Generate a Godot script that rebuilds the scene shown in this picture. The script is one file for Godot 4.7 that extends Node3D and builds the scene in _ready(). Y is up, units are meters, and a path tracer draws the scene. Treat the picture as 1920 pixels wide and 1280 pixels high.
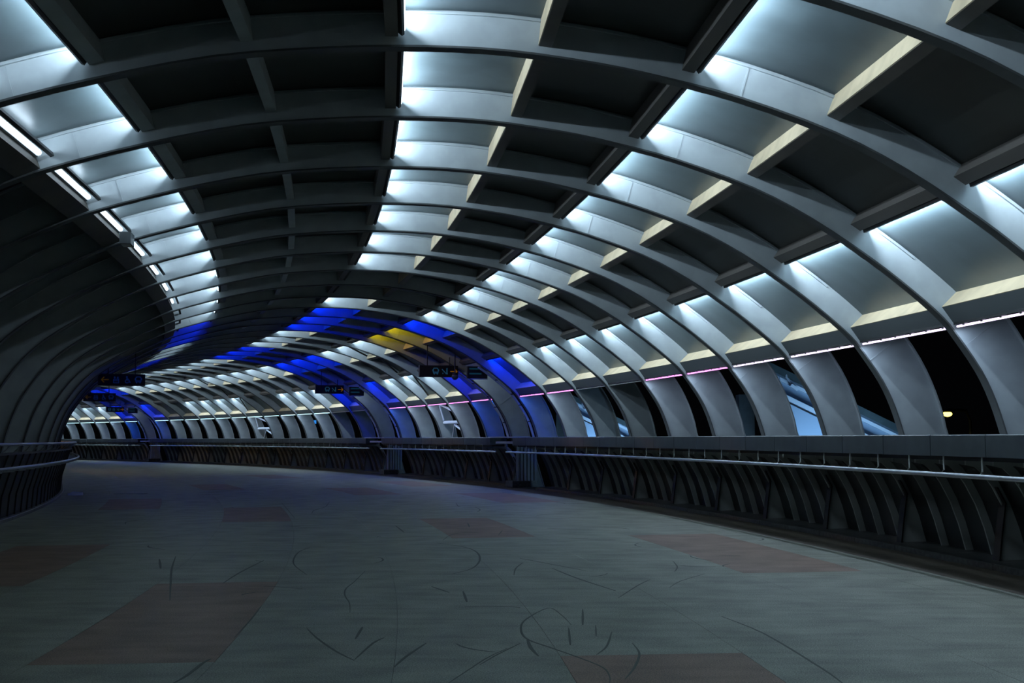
extends Node3D
# A covered footbridge at night. Everything is laid out along a path on the ground: s metres along it,
# u metres to the right of it and v metres up.

const RIB_AT := [5.94, 7.679, 9.41, 11.181, 12.937, 14.705, 16.414, 18.211, 20.018, 21.764, 23.559, 25.331, 27.056, 28.791, 30.592, 32.364, 34.162, 35.93, 37.877, 39.728, 41.79, 43.663, 45.487, 47.289, 49.125, 50.99, 52.788, 54.599, 56.432, 58.233, 60.046, 61.863, 63.628, 65.44, 67.249, 69.052, 70.841, 72.659]
const FIRST := -5          # number of the first arch (arch -1 is the first of RIB_AT)
const LAST := 37
const BLUE := [10, 11, 12, 16, 17, 18, 30, 31, 32]
const JOINT := [11, 17, 31]
const BEND := [[5.94, 0.014433], [14.705, 0.01086], [25.331, 0.0133], [32.364, 0.007396], [43.663, 0.012085], [58.233, 0.009088], [72.659, 0.012321]]
const INNER := [[-5.42, -0.4], [-5.46, 0.1], [-5.42, 0.65], [-5.33, 1.18], [-5.17, 1.65], [-4.96, 2.0], [-4.74, 2.27], [-4.49, 2.49], [-4.13, 2.73], [-3.8, 2.92], [-3.4, 3.11], [-3.05, 3.245], [-2.4, 3.435], [-1.62, 3.61], [-0.86, 3.69], [-0.25, 3.715], [0.3, 3.7], [0.89, 3.63], [1.34, 3.545], [1.86, 3.42], [2.5, 3.2], [3.0, 2.95], [3.49, 2.635], [3.85, 2.365], [4.11, 2.14], [4.24, 1.98], [4.43, 1.7], [4.55, 1.44], [4.64, 1.15], [4.69, 0.98], [4.86, 0.84], [5.05, 0.62], [5.2, 0.3], [5.26, -0.05], [5.26, -0.4]]
const P0 := Vector2(4.118, 2.225)
const P1 := Vector2(3.421, 2.857)
const P2 := Vector2(2.462, 3.314)
const P3 := Vector2(1.546, 3.586)
const P4 := Vector2(0.499, 3.743)
const P5 := Vector2(-0.432, 3.781)
const P6 := Vector2(-1.452, 3.715)
const P7 := Vector2(-2.4, 3.536)
const P8 := Vector2(-3.155, 3.228)
const EAVE := Vector2(4.28, 2.38)
const GLOW := 115.0         # radiance of the roof tubes
const PANEL_AT := 0.25     # roof panels lie this far outside the arches' inner edge

var way: Array[Vector3] = []    # x, z, heading every STEP metres
const STEP := 0.02
const START := -9.0
var inner: Array[Vector2] = []
var normals: Array[Vector2] = []
var X := Transform3D()
var used := {}
var mats := {}

func _ready() -> void:
	# ---- camera
	var cam := Camera3D.new()
	cam.name = "camera"
	cam.position = Vector3(0, 1.15, 0)
	cam.rotation_degrees = Vector3(4.639, 0.848, -0.183)
	cam.fov = 32.06
	cam.near = 0.05
	cam.far = 400.0
	add_child(cam)
	cam.current = true
	# ---- night sky and exposure
	var we := WorldEnvironment.new()
	we.name = "night"
	var env := Environment.new()
	var sky := Sky.new()
	var sm := ProceduralSkyMaterial.new()
	sm.sky_top_color = Color(0.012, 0.014, 0.02)
	sm.sky_horizon_color = Color(0.014, 0.016, 0.022)
	sm.ground_bottom_color = Color(0.008, 0.009, 0.012)
	sm.ground_horizon_color = Color(0.012, 0.014, 0.02)
	sm.sky_energy_multiplier = 0.6
	sm.ground_energy_multiplier = 0.6
	sky.sky_material = sm
	env.sky = sky
	env.background_mode = Environment.BG_SKY
	env.ambient_light_source = Environment.AMBIENT_SOURCE_SKY
	env.tonemap_mode = Environment.TONE_MAPPER_LINEAR
	env.tonemap_exposure = 1.0
	env.sdfgi_enabled = true
	env.ssao_enabled = true
	env.ssil_enabled = true
	we.environment = env
	add_child(we)
	# ---- the place
	lay_path()
	make_materials()
	build_floor()
	build_roof()
	build_arches()
	build_tubes()
	build_right_wall()
	build_left_wall()
	build_joints()
	build_braces()
	build_signs()
	build_outside()

# ------------------------------------------------------------------ path and profile
func bend(s: float) -> float:
	if s <= BEND[0][0]: return BEND[0][1]
	for i in range(1, BEND.size()):
		if s <= BEND[i][0]:
			return lerpf(BEND[i - 1][1], BEND[i][1], (s - BEND[i - 1][0]) / (BEND[i][0] - BEND[i - 1][0]))
	return BEND[-1][1]

func lay_path() -> void:
	var n := int((84.0 - START) / STEP)
	var zero := int(-START / STEP + 0.5)
	var th := 0.0
	var heads := PackedFloat64Array()
	for i in n + 1:
		heads.append(th)
		th += bend(START + (i + 0.5) * STEP) * STEP
	var h0 := heads[zero]
	var x := 0.0
	var z := 0.0
	for i in n + 1:
		way.append(Vector3(x, heads[i] - h0, z))
		var m := heads[i] - h0 + bend(START + i * STEP) * STEP * 0.5
		x -= sin(m) * STEP
		z -= cos(m) * STEP
	var o := way[zero]
	for i in n + 1:
		way[i] = Vector3(way[i].x - o.x, way[i].y, way[i].z - o.z)
	# smooth inner edge of the arches
	for i in INNER.size() - 1:
		var p: Array[Vector2] = []
		for j in [i - 1, i, i + 1, i + 2]:
			var c: Array = INNER[clampi(j, 0, INNER.size() - 1)]
			p.append(Vector2(c[0], c[1]))
		for k in 3:
			inner.append(p[1].cubic_interpolate(p[2], p[0], p[3], k / 3.0))
	inner.append(Vector2(INNER[-1][0], INNER[-1][1]))
	for i in inner.size():
		var t := (inner[mini(i + 1, inner.size() - 1)] - inner[maxi(i - 1, 0)]).normalized()
		normals.append(Vector2(-t.y, t.x))

func way_at(s: float) -> Vector3:
	var f := clampf((s - START) / STEP, 0, way.size() - 1.001)
	var i := int(f)
	return way[i].lerp(way[i + 1], f - i)

func at(s: float, p: Vector2) -> Vector3:
	var w := way_at(s)
	return Vector3(w.x + p.x * cos(w.y), p.y, w.z - p.x * sin(w.y))

func frame(s: float, p := Vector2.ZERO) -> Transform3D:      # x right, y up, z back along the path
	return Transform3D(Basis(Vector3.UP, way_at(s).y), at(s, p))

func rib_s(k: int) -> float:
	if k < -1: return RIB_AT[0] + (k + 1) * 1.75
	if k + 1 >= RIB_AT.size(): return RIB_AT[-1] + (k + 2 - RIB_AT.size()) * 1.8
	return RIB_AT[k + 1]

func nearest(p: Vector2) -> int:
	var best := 0
	for i in inner.size():
		if inner[i].distance_squared_to(p) < inner[best].distance_squared_to(p): best = i
	return best

func out(i: int, d: float) -> Vector2:      # a point d outside the arch's inner edge
	return inner[i] + normals[i] * d

# ------------------------------------------------------------------ building
func mb() -> SurfaceTool:
	var st := SurfaceTool.new()
	st.begin(Mesh.PRIMITIVE_TRIANGLES)
	st.set_smooth_group(-1)
	return st

func face(st: SurfaceTool, p: Array, inside: Vector3) -> void:
	var n := Vector3.ZERO
	var c := Vector3.ZERO
	for i in p.size():
		c += p[i]
		n += (p[i] - p[0]).cross(p[(i + 1) % p.size()] - p[0])
	var flip := n.dot(c / p.size() - inside) < 0.0
	for i in range(1, p.size() - 1):
		var a: Vector3 = p[i] if flip else p[i + 1]
		var b: Vector3 = p[i + 1] if flip else p[i]
		st.add_vertex(X * p[0]); st.add_vertex(X * a); st.add_vertex(X * b)

func sweep(st: SurfaceTool, rings: Array, smooth := false) -> void:      # rings of equal size, convex
	if smooth: st.set_smooth_group(1)
	for r in rings.size() - 1:
		var A: Array = rings[r]
		var B: Array = rings[r + 1]
		var c := Vector3.ZERO
		for i in A.size(): c += A[i] + B[i]
		c /= 2.0 * A.size()
		for i in A.size():
			var j := (i + 1) % A.size()
			face(st, [A[i], A[j], B[j], B[i]], c)
	if smooth: st.set_smooth_group(-1)
	var mid := Vector3.ZERO
	for p in rings[1]: mid += p / rings[1].size()
	face(st, rings[0], mid)
	mid = Vector3.ZERO
	for p in rings[-2]: mid += p / rings[-2].size()
	face(st, rings[-1], mid)

func ring(s: float, poly: Array) -> Array:
	var r := []
	for p in poly: r.append(at(s, p))
	return r

func run(st: SurfaceTool, poly: Array, a: float, b: float, most := 3.0) -> void:      # a profile carried along the path
	var n := maxi(1, int(ceil((b - a) / most)))
	var rings := []
	for i in n + 1: rings.append(ring(lerpf(a, b, float(i) / n), poly))
	sweep(st, rings)

func tube(st: SurfaceTool, pts: Array, r: float, sides := 8) -> void:
	var rings := []
	for i in pts.size():
		var d: Vector3 = (pts[mini(i + 1, pts.size() - 1)] - pts[maxi(i - 1, 0)]).normalized()
		var e := d.cross(Vector3.UP if absf(d.y) < 0.9 else Vector3.RIGHT).normalized()
		var f := e.cross(d)
		var c := []
		for k in sides:
			var a := TAU * k / sides
			c.append(pts[i] + (e * cos(a) + f * sin(a)) * r)
		rings.append(c)
	sweep(st, rings, true)

func box(st: SurfaceTool, c: Vector3, size: Vector3, b := Basis()) -> void:
	var h := size / 2
	var rings := []
	for z in [-1, 1]:
		var r := []
		for q in [[-1, -1], [1, -1], [1, 1], [-1, 1]]: r.append(c + b * Vector3(q[0] * h.x, q[1] * h.y, z * h.z))
		rings.append(r)
	sweep(st, rings)

func numbered(called: String, parent: Node) -> String:
	var key := called if parent == self else "%d/%s" % [parent.get_instance_id(), called]
	var n: int = used.get(key, 0)
	used[key] = n + 1
	return called if n == 0 else "%s_%03d" % [called, n]

func put(called: String, st: SurfaceTool, m: Material, parent: Node = self) -> MeshInstance3D:
	st.generate_normals()
	return place(called, st.commit(), m, parent)

func place(called: String, mesh: Mesh, m: Material, parent: Node = self) -> MeshInstance3D:
	var o := MeshInstance3D.new()
	o.mesh = mesh
	o.name = numbered(called, parent)
	o.material_override = m
	o.cast_shadow = GeometryInstance3D.SHADOW_CASTING_SETTING_ON
	parent.add_child(o, true)
	return o

func tag(o: Node, label: String, category: String, group := "") -> void:
	o.set_meta("label", label)
	o.set_meta("category", category)
	if group: o.set_meta("group", group)

func thing(called: String, label: String, category: String, t: Transform3D, group := "") -> Node3D:
	var o := Node3D.new()
	o.name = numbered(called, self)
	add_child(o, true)
	o.transform = t
	X = t.affine_inverse()
	tag(o, label, category, group)
	return o

func structure(called: String) -> Node3D:
	var o := Node3D.new()
	o.name = called
	add_child(o)
	o.set_meta("kind", "structure")
	X = Transform3D()
	return o

func nth(n: int) -> String:
	var w := ["zeroth", "first", "second", "third", "fourth", "fifth", "sixth", "seventh", "eighth", "ninth", "tenth", "eleventh", "twelfth", "thirteenth", "fourteenth", "fifteenth", "sixteenth", "seventeenth", "eighteenth", "nineteenth"]
	if n < w.size(): return w[n]
	var tens: String = ["twent", "thirt", "fort"][n / 10 - 2]
	return tens + ("ieth" if n % 10 == 0 else "y-" + w[n % 10])

# ------------------------------------------------------------------ materials
func mat(called: String, c: Color, rough: float, metal := 0.0) -> StandardMaterial3D:
	var m := StandardMaterial3D.new()
	m.resource_name = called
	m.albedo_color = c
	m.roughness = rough
	m.metallic = metal
	mats[called] = m
	return m

func noise(kind: int, freq: float, sd: int, octaves := 4) -> FastNoiseLite:
	var n := FastNoiseLite.new()
	n.noise_type = kind
	n.seed = sd
	n.frequency = freq
	n.fractal_octaves = octaves
	return n

func worn(m: StandardMaterial3D, lo: float, hi: float, freq: float, scale: Vector3, sd: int) -> void:      # mottled paint
	var img := noise(FastNoiseLite.TYPE_SIMPLEX_SMOOTH, freq, sd, 5).get_seamless_image(512, 512)
	img.convert(Image.FORMAT_RGB8)
	var d := img.get_data()
	for i in range(0, d.size(), 3):
		var v := int(255 * lerpf(lo, hi, smoothstep(0.25, 0.75, d[i] / 255.0)))
		d[i] = v; d[i + 1] = v; d[i + 2] = v
	m.albedo_texture = ImageTexture.create_from_image(Image.create_from_data(512, 512, false, Image.FORMAT_RGB8, d))
	m.uv1_triplanar = true
	m.uv1_world_triplanar = true
	m.uv1_scale = scale

func make_materials() -> void:
	worn(mat("white_paint", Color(0.61, 0.645, 0.66), 0.5), 0.95, 1.0, 0.012, Vector3(0.5, 0.5, 0.5), 3)
	worn(mat("cream_paint", Color(0.75, 0.685, 0.565), 0.55), 0.88, 1.0, 0.012, Vector3(0.5, 0.5, 0.5), 4)
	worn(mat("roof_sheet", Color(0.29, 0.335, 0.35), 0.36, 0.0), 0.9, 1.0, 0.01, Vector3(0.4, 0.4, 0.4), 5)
	worn(mat("shade_tinted_sheet", Color(0.205, 0.215, 0.20), 0.4), 0.9, 1.0, 0.01, Vector3(0.4, 0.4, 0.4), 15)  # roof sheet made darker: shade of the unlit rows put into its colour
	worn(mat("brown_sheet", Color(0.33, 0.31, 0.285), 0.5), 0.85, 1.0, 0.01, Vector3(0.5, 0.5, 0.5), 6)
	worn(mat("parapet_sheet", Color(0.225, 0.255, 0.27), 0.45), 0.9, 1.0, 0.012, Vector3(0.6, 0.6, 0.6), 7)
	worn(mat("stone", Color(0.30, 0.31, 0.31), 0.35), 0.7, 1.0, 0.03, Vector3(1, 1, 1), 8)
	worn(mat("shaded_flange_paint", Color(0.265, 0.28, 0.285), 0.5), 0.9, 1.0, 0.012, Vector3(0.5, 0.5, 0.5), 9)  # arch paint darkened: shade on the flange underside put into the colour
	mat("shaded_purlin_paint", Color(0.37, 0.355, 0.34), 0.5)  # cream purlins on their unlit sides, shade put into this darker tone
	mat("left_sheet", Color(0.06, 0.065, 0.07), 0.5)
	mat("eave_paint", Color(0.30, 0.325, 0.335), 0.5)
	mat("dark_steel", Color(0.10, 0.105, 0.11), 0.5, 0.2)
	mat("skin_sheet", Color(0.17, 0.185, 0.19), 0.45)
	mat("mullion_paint", Color(0.68, 0.70, 0.69), 0.4)
	mat("stainless", Color(0.72, 0.74, 0.76), 0.28, 0.95)
	mat("black_plastic", Color(0.045, 0.047, 0.055), 0.4)
	mat("screen_black", Color(0.02, 0.021, 0.025), 0.6)
	mat("rubber", Color(0.03, 0.03, 0.03), 0.7)
	mat("asphalt", Color(0.05, 0.05, 0.05), 0.9)
	mat("stair_blue", Color(0.62, 0.70, 0.80), 0.5)
	mat("stair_white", Color(0.80, 0.84, 0.90), 0.4)
	floor_material("grey_paving", Color(0.70, 0.71, 0.645), 11)
	floor_material("red_paving", Color(0.68, 0.555, 0.475), 12)
	floor_material("brown_paving", Color(0.40, 0.36, 0.31), 13)
	mat("scuff", Color(0.36, 0.375, 0.35), 0.7)

func floor_material(called: String, c: Color, sd: int) -> void:
	var m := mat(called, c, 0.55)
	var N := 1024
	var streak := noise(FastNoiseLite.TYPE_SIMPLEX_SMOOTH, 0.02, sd, 5).get_seamless_image(256, 1024)
	streak.convert(Image.FORMAT_L8)
	streak.resize(N, N, Image.INTERPOLATE_CUBIC)
	var cloud := noise(FastNoiseLite.TYPE_SIMPLEX_SMOOTH, 0.006, sd + 50, 4).get_seamless_image(N, N)
	cloud.convert(Image.FORMAT_L8)
	var grain := noise(FastNoiseLite.TYPE_SIMPLEX, 0.35, sd + 90, 2).get_seamless_image(N, N)
	grain.convert(Image.FORMAT_L8)
	var a := streak.get_data()
	var b := cloud.get_data()
	var g := grain.get_data()
	var d := PackedByteArray()
	d.resize(N * N)
	for i in N * N:
		d[i] = clampi(int(255 * (0.54 + 0.13 * a[i] / 255.0 + 0.20 * b[i] / 255.0 + 0.6 * (g[i] / 255.0 - 0.5) + 0.1)), 0, 255)
	var img := Image.create_from_data(N, N, false, Image.FORMAT_L8, d)
	img.convert(Image.FORMAT_RGB8)
	m.albedo_texture = ImageTexture.create_from_image(img)
	m.uv1_triplanar = true
	m.uv1_world_triplanar = true
	m.uv1_scale = Vector3(0.27, 0.27, 0.27)

func glow(called: String, c: Color, e: float) -> StandardMaterial3D:
	if mats.has(called): return mats[called]
	var m := mat(called, Color(0.9, 0.9, 0.9) if e > 0.5 or e == 0.0 else Color(0.02, 0.02, 0.02), 0.4)
	m.emission_enabled = true
	m.emission = c
	m.emission_energy_multiplier = e
	return m

# ------------------------------------------------------------------ floor
const CUTS := [-4.3, -3.33, -2.3, -1.35, -0.42, 0.45, 1.43, 2.54, 3.6, 4.1]
const ROWS := [-8.6, -4.9, -1.2, 2.8, 6.37, 9.92, 13.82, 17.2, 20.85, 24.6, 28.2, 31.8, 35.4, 39.0, 42.6, 46.2, 49.8, 53.4, 57.0, 60.6, 64.2, 67.8, 71.4, 76.5]

func build_floor() -> void:
	var f := structure("floor")
	var st := mb()
	run(st, [Vector2(-5.6, -0.30), Vector2(5.4, -0.30), Vector2(5.4, -0.012), Vector2(-5.6, -0.012)], -8.6, 76.5, 2.0)
	put("deck", st, mats.dark_steel, f)

	for r in ROWS.size() - 1:
		for c in CUTS.size() + 1:
			var a: float = -5.25 if c == 0 else CUTS[c - 1]
			var b: float = 4.72 if c == CUTS.size() else CUTS[c]
			var m: Material = mats.grey_paving
			if c == CUTS.size(): m = mats.brown_paving
			st = mb()
			var g := 0.0013
			run(st, [Vector2(a + g, -0.02), Vector2(b - g, -0.02), Vector2(b - g, 0), Vector2(a + g, 0)], ROWS[r] + g, ROWS[r + 1] - g, 0.95)
			for q in RED:
				if q[0] == r and q[1] == c: m = mats.red_paving
			put("paving_slab", st, m, f)
	# tyre and shoe scuffs
	st = mb()
	var seed_ := RandomNumberGenerator.new()
	seed_.seed = 5
	for line in SCUFFS.split(";"):
		var p: Array[Vector2] = []
		for q in line.split(" "):
			var xy := q.split(",")
			p.append(Vector2(float(xy[0]), float(xy[1])))
		scuff(st, p, seed_.randf_range(0.004, 0.011))
	for i in 46:
		var c := at(seed_.randf_range(6.0, 30.0), Vector2(seed_.randf_range(-3.0, 3.8), 0))
		var a0 := seed_.randf() * TAU
		var r0 := seed_.randf_range(0.15, 0.7)
		var p: Array[Vector2] = []
		for k in 5: p.append(Vector2(c.x, c.z) + Vector2.from_angle(a0 + k * 0.22) * r0)
		scuff(st, p, seed_.randf_range(0.005, 0.014))
	put("scuff_marks", st, mats.scuff, f).set_meta("kind", "stuff")

const RED := [[4, 3], [3, 6], [5, 8], [6, 6], [7, 3], [5, 1], [8, 8], [8, 1], [9, 6], [10, 3], [10, 8], [12, 6]]
const SCUFFS := "-1.89,-10.15 -2.14,-10.89 -2.27,-11.49 -2.36,-12.21 -2.34,-12.69;-0.66,-10.23 -0.52,-10.64 -0.48,-11.33 -0.54,-12.12 -0.70,-12.71 -1.03,-13.20;-1.20,-7.99 -1.27,-8.43 -1.37,-8.86 -1.42,-9.25 -1.42,-9.68 -1.44,-10.45;-0.77,-9.36 -0.61,-9.00;-0.51,-9.08 -0.45,-8.49;-1.01,-6.94 -1.03,-7.37;-0.69,-6.10 -0.66,-6.39 -0.59,-6.80;-0.39,-5.70 -0.31,-6.03 -0.23,-6.35 -0.13,-6.63;-1.36,-7.32 -1.24,-6.98 -1.06,-6.55 -0.92,-6.28;-0.92,-6.31 -0.89,-6.80 -0.85,-6.98;-1.69,-5.70 -1.68,-5.89 -1.69,-6.21 -1.68,-6.32;-1.72,-6.98 -1.79,-7.70 -1.86,-8.3;-4.53,-21.69 -4.04,-19.79 -3.42,-17.34;-3.36,-18.37 -3.48,-19.25 -3.46,-20.14 -3.67,-21.84;-1.78,-15.82 -1.55,-14.70;-0.99,-13.54 -0.95,-14.28 -0.81,-14.68 -0.65,-14.68;-0.38,-14.27 -0.35,-14.96;-0.85,-16.28 -0.79,-15.55;-1.32,-21.29 -1.21,-20.21 -1.09,-20.05;-0.93,-20.04 -0.81,-19.30 -0.83,-18.74;-5.49,-16.17 -5.63,-16.69 -5.51,-17.23;-2.58,-8.58 -2.91,-9.69 -3.20,-10.68 -3.49,-11.77;-3.57,-11.51 -3.30,-10.68;-2.46,-9.60 -2.51,-10.36 -2.53,-11.37;-2.61,-11.37 -2.51,-11.25;0.25,-7.45 0.20,-7.86 0.12,-8.18 -0.03,-7.68 -0.06,-7.29 -0.02,-6.93 0.11,-6.65 0.25,-6.36 0.36,-6.09 0.38,-5.87 0.37,-5.71;-0.26,-6.16 -0.18,-6.44 -0.06,-6.79;0.04,-6.40 0.00,-6.65 -0.02,-6.93;0.35,-8.12 0.32,-7.45;0.40,-7.45 0.38,-7.03;0.35,-6.44 0.42,-6.70 0.48,-7.18;0.57,-6.79 0.58,-6.48 0.52,-6.09 0.45,-5.80;0.23,-7.34 0.22,-6.74;1.07,-9.28 1.21,-9.70 1.47,-10.19;1.33,-11.24 1.31,-10.75 1.24,-10.37;0.63,-8.68 0.84,-9.42 0.97,-9.79;-0.10,-11.52 0.11,-11.13 0.49,-10.42;-0.14,-10.11 -0.13,-10.65 -0.07,-11.13;0.19,-10.65 0.38,-9.90 0.64,-9.08;1.23,-7.79 1.37,-7.12 1.45,-6.08 1.46,-5.70"

func scuff(st: SurfaceTool, p: Array[Vector2], w: float) -> void:
	var q: Array[Vector2] = []
	for i in p.size() - 1:
		for k in 4:
			q.append(p[i].cubic_interpolate(p[i + 1], p[maxi(i - 1, 0)], p[mini(i + 2, p.size() - 1)], k / 4.0))
	q.append(p[-1])
	var rings := []
	for i in q.size():
		var d := (q[mini(i + 1, q.size() - 1)] - q[maxi(i - 1, 0)]).normalized().orthogonal()
		var h := w * (0.25 + 0.75 * sin(PI * clampf((i + 0.3) / q.size(), 0, 1)))
		rings.append([Vector3(q[i].x - d.x * h, 0.0, q[i].y - d.y * h), Vector3(q[i].x + d.x * h, 0.0, q[i].y + d.y * h), Vector3(q[i].x + d.x * h * 0.8, 0.0012, q[i].y + d.y * h * 0.8), Vector3(q[i].x - d.x * h * 0.8, 0.0012, q[i].y - d.y * h * 0.8)])
	sweep(st, rings)

# ------------------------------------------------------------------ roof: purlins, sheets, eaves
func axes(p: Vector2) -> Array:      # [along the arch towards the right, outwards]
	var n := normals[nearest(p)]
	return [Vector2(n.y, -n.x), n]

func purlin_shape(p: Vector2, side: float, w: float) -> Array:
	var a := axes(p)
	var t: Vector2 = a[0] * side
	var n: Vector2 = a[1]
	var i := nearest(p)
	var h: float = PANEL_AT + 0.012 - (p - inner[i]).dot(n)
	return [p, p + t * w, p + t * w + n * h, p + n * h]

func strip(st: SurfaceTool, pa: Vector2, pb: Vector2, d: float, thick: float, a: float, b: float) -> void:      # a sheet following the arch between two points of it
	var i0 := nearest(pa)
	var i1 := nearest(pb)
	var near := []
	for i in range(i0, i1 + 1): near.append(i)
	var rings := []
	for i in near:
		var lo := out(i, d)
		var hi := out(i, d + thick)
		rings.append([at(a, lo), at(b, lo), at(b, hi), at(a, hi)])
	sweep(st, rings)

func build_roof() -> void:
	var roof := structure("ceiling")
	for k in range(FIRST + 1, LAST + 1):
		var a := rib_s(k - 1) + 0.009
		var b := rib_s(k) - 0.009
		var joint := k in JOINT
		var list := [["purlin", P1, -1.0, 0.10, "shaded_purlin_paint"], ["purlin", P2, 1.0, 0.085, "brown_sheet"], ["purlin", P3, -1.0, 0.085, "shaded_purlin_paint"], ["purlin", P4, 1.0, 0.085, "brown_sheet"], ["purlin", P5, -1.0, 0.085, "shaded_purlin_paint"], ["purlin", P6, 1.0, 0.08, "white_paint"], ["purlin", P7, 1.0, 0.10, "white_paint"]]
		for q in list:
			var st := mb()
			run(st, purlin_shape(q[1], q[2], q[3]), a, b)
			var beam := put(q[0], st, mats[q[4]], roof)
			if q[4] == "brown_sheet":  # lit side left cream, shade of the underside put into the brown body
				st = mb()
				var ax := axes(q[1])
				var e: Vector2 = q[1] + ax[1] * 0.004
				var h := purlin_shape(q[1], 1.0, 0.1)
				run(st, [e, h[3], h[3] - ax[0] * 0.006, e - ax[0] * 0.006], a, b)
				put("cream_face", st, mats.cream_paint, beam)
		var rows := [[P1, EAVE], [P2, P1], [P3, P2], [P4, P3], [P5, P4], [P6, P5], [P7, P6], [P8, P7]]
		for r in rows.size():
			if joint and r == 0: continue
			var st := mb()
			var pb: Vector2 = rows[r][1]
			strip(st, rows[r][0], pb, PANEL_AT, 0.03, a, b)
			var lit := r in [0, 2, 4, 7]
			put("lit_roof_sheet" if lit else "shade_tinted_roof_sheet", st, mats.roof_sheet if lit else mats.shade_tinted_sheet, roof)
		if not joint:
			var st := mb()
			run(st, [EAVE, P0, Vector2(4.215, 2.09), Vector2(4.40, 2.17), Vector2(4.47, 2.40)], a, b)
			var beam := put("eave_beam", st, mats.eave_paint, roof)
			st = mb()
			var o := Vector2(-0.0045, 0.0045)
			run(st, [EAVE, P0, P0 + o, EAVE + o], a, b)
			put("cream_sill", st, mats.cream_paint, beam)
		# the boxed edge over the left-hand opening
		var st := mb()
		var n := normals[nearest(P8)]
		var low := Vector2(-3.335, 3.15)
		run(st, [P8, low, low + n * 0.24, P8 + n * 0.24], a, b)
		put("fascia_panel", st, mats.brown_sheet, roof)
		st = mb()
		var t := Vector2(n.y, -n.x)
		var c := P8 + t * 0.10 + n * 0.06
		run(st, [c, c + t * 0.03, c + t * 0.03 + n * 0.03, c + n * 0.03], a, b)
		put("conduit_rail", st, mats.dark_steel, roof)

# ------------------------------------------------------------------ arches
func build_arches() -> void:
	var proto: Node3D = null
	for k in range(FIRST, LAST + 1):
		var o: Node3D
		var label := "white steel arch, the %s in view counted from the camera" % nth(k + 3)
		if k < -1: label = "white steel arch overhead, %s behind the first one in view" % ["", "next", "second", "third", "fourth"][-1 - k]
		if k in [10, 16, 30]: label = "white steel arch on the near side of the %s joint gap, blue lit" % {10: "first", 16: "second", 30: "third"}[k]
		if k in [11, 17, 31]: label = "white steel arch with a pipe on the far side of the %s joint gap" % {11: "first", 17: "second", 31: "third"}[k]
		if proto == null:
			o = thing("arch_rib", label, "arch", frame(rib_s(k)), "arches over the walkway")
			X = Transform3D()
			var web := mb()
			var fl := mb()
			var fo := mb()
			var cl := mb()
			var rw := []; var rf := []; var ro := []; var rc := []
			for i in inner.size():
				var p := out(i, 0)
				var q := out(i, 0.44)
				var qo := out(i, 0.454)
				if p.x > 0 and p.y < 1.2:      # below the parapet top the outer edge runs down steeply
					var y := p.y + 0.1 * clampf((p.y - 0.84) / 0.36, 0, 1)
					q = Vector2(5.04 + 0.3 * (1.3 - y), y)
					qo = q + Vector2(0.014, 0.004)
				rw.append([v3(p, 0.007), v3(q, 0.007), v3(q, -0.007), v3(p, -0.007)])
				var pi := out(i, -0.014)
				rf.append([v3(p, 0.05), v3(pi, 0.05), v3(pi, -0.05), v3(p, -0.05)])
				ro.append([v3(q, 0.05), v3(qo, 0.05), v3(qo, -0.05), v3(q, -0.05)])
				if inner[i].y > 2.45:
					var e := out(i, 0.222)
					var g := out(i, 0.236)
					rc.append([v3(e, 0.026), v3(g, 0.026), v3(g, -0.026), v3(e, -0.026)])
			sweep(web, rw); put("web", web, mats.white_paint, o)
			sweep(fl, rf); put("inner_flange", fl, mats.shaded_flange_paint, o)
			sweep(fo, ro); put("outer_flange", fo, mats.white_paint, o)
			sweep(cl, rc); put("sheet_cleat", cl, mats.white_paint, o)
			for c in [Vector2(1.86, 3.42), Vector2(-2.9, 3.3), Vector2(4.3, 1.9)]:      # splices of the web
				var i := nearest(c)
				var sp := mb()
				var u: Vector2 = axes(c)[0] * 0.006
				var h := 0.22 if c.y > 2 else 0.44
				var poly := [out(i, 0.0) - u, out(i, 0.0) + u, out(i, h) + u, out(i, h) - u]
				var r0 := []; var r1 := []
				for p in poly: r0.append(v3(p, -0.012)); r1.append(v3(p, 0.012))
				sweep(sp, [r0, r1]); put("splice", sp, mats.white_paint, o)
			proto = o
		else:
			o = proto.duplicate()
			o.name = numbered("arch_rib", self)
			add_child(o, true)
			o.transform = frame(rib_s(k))
			tag(o, label, "arch", "arches over the walkway")

func v3(p: Vector2, z: float) -> Vector3:
	return Vector3(p.x, p.y, z)

# ------------------------------------------------------------------ light tubes
func tube_tint(tint: String, col: Color) -> Color:
	return {"lilac": Color(0.93, 0.84, 1.0), "magenta": Color(1.0, 0.55, 0.95), "cool": Color(0.75, 0.95, 1.0)}.get(tint, col)

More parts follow.
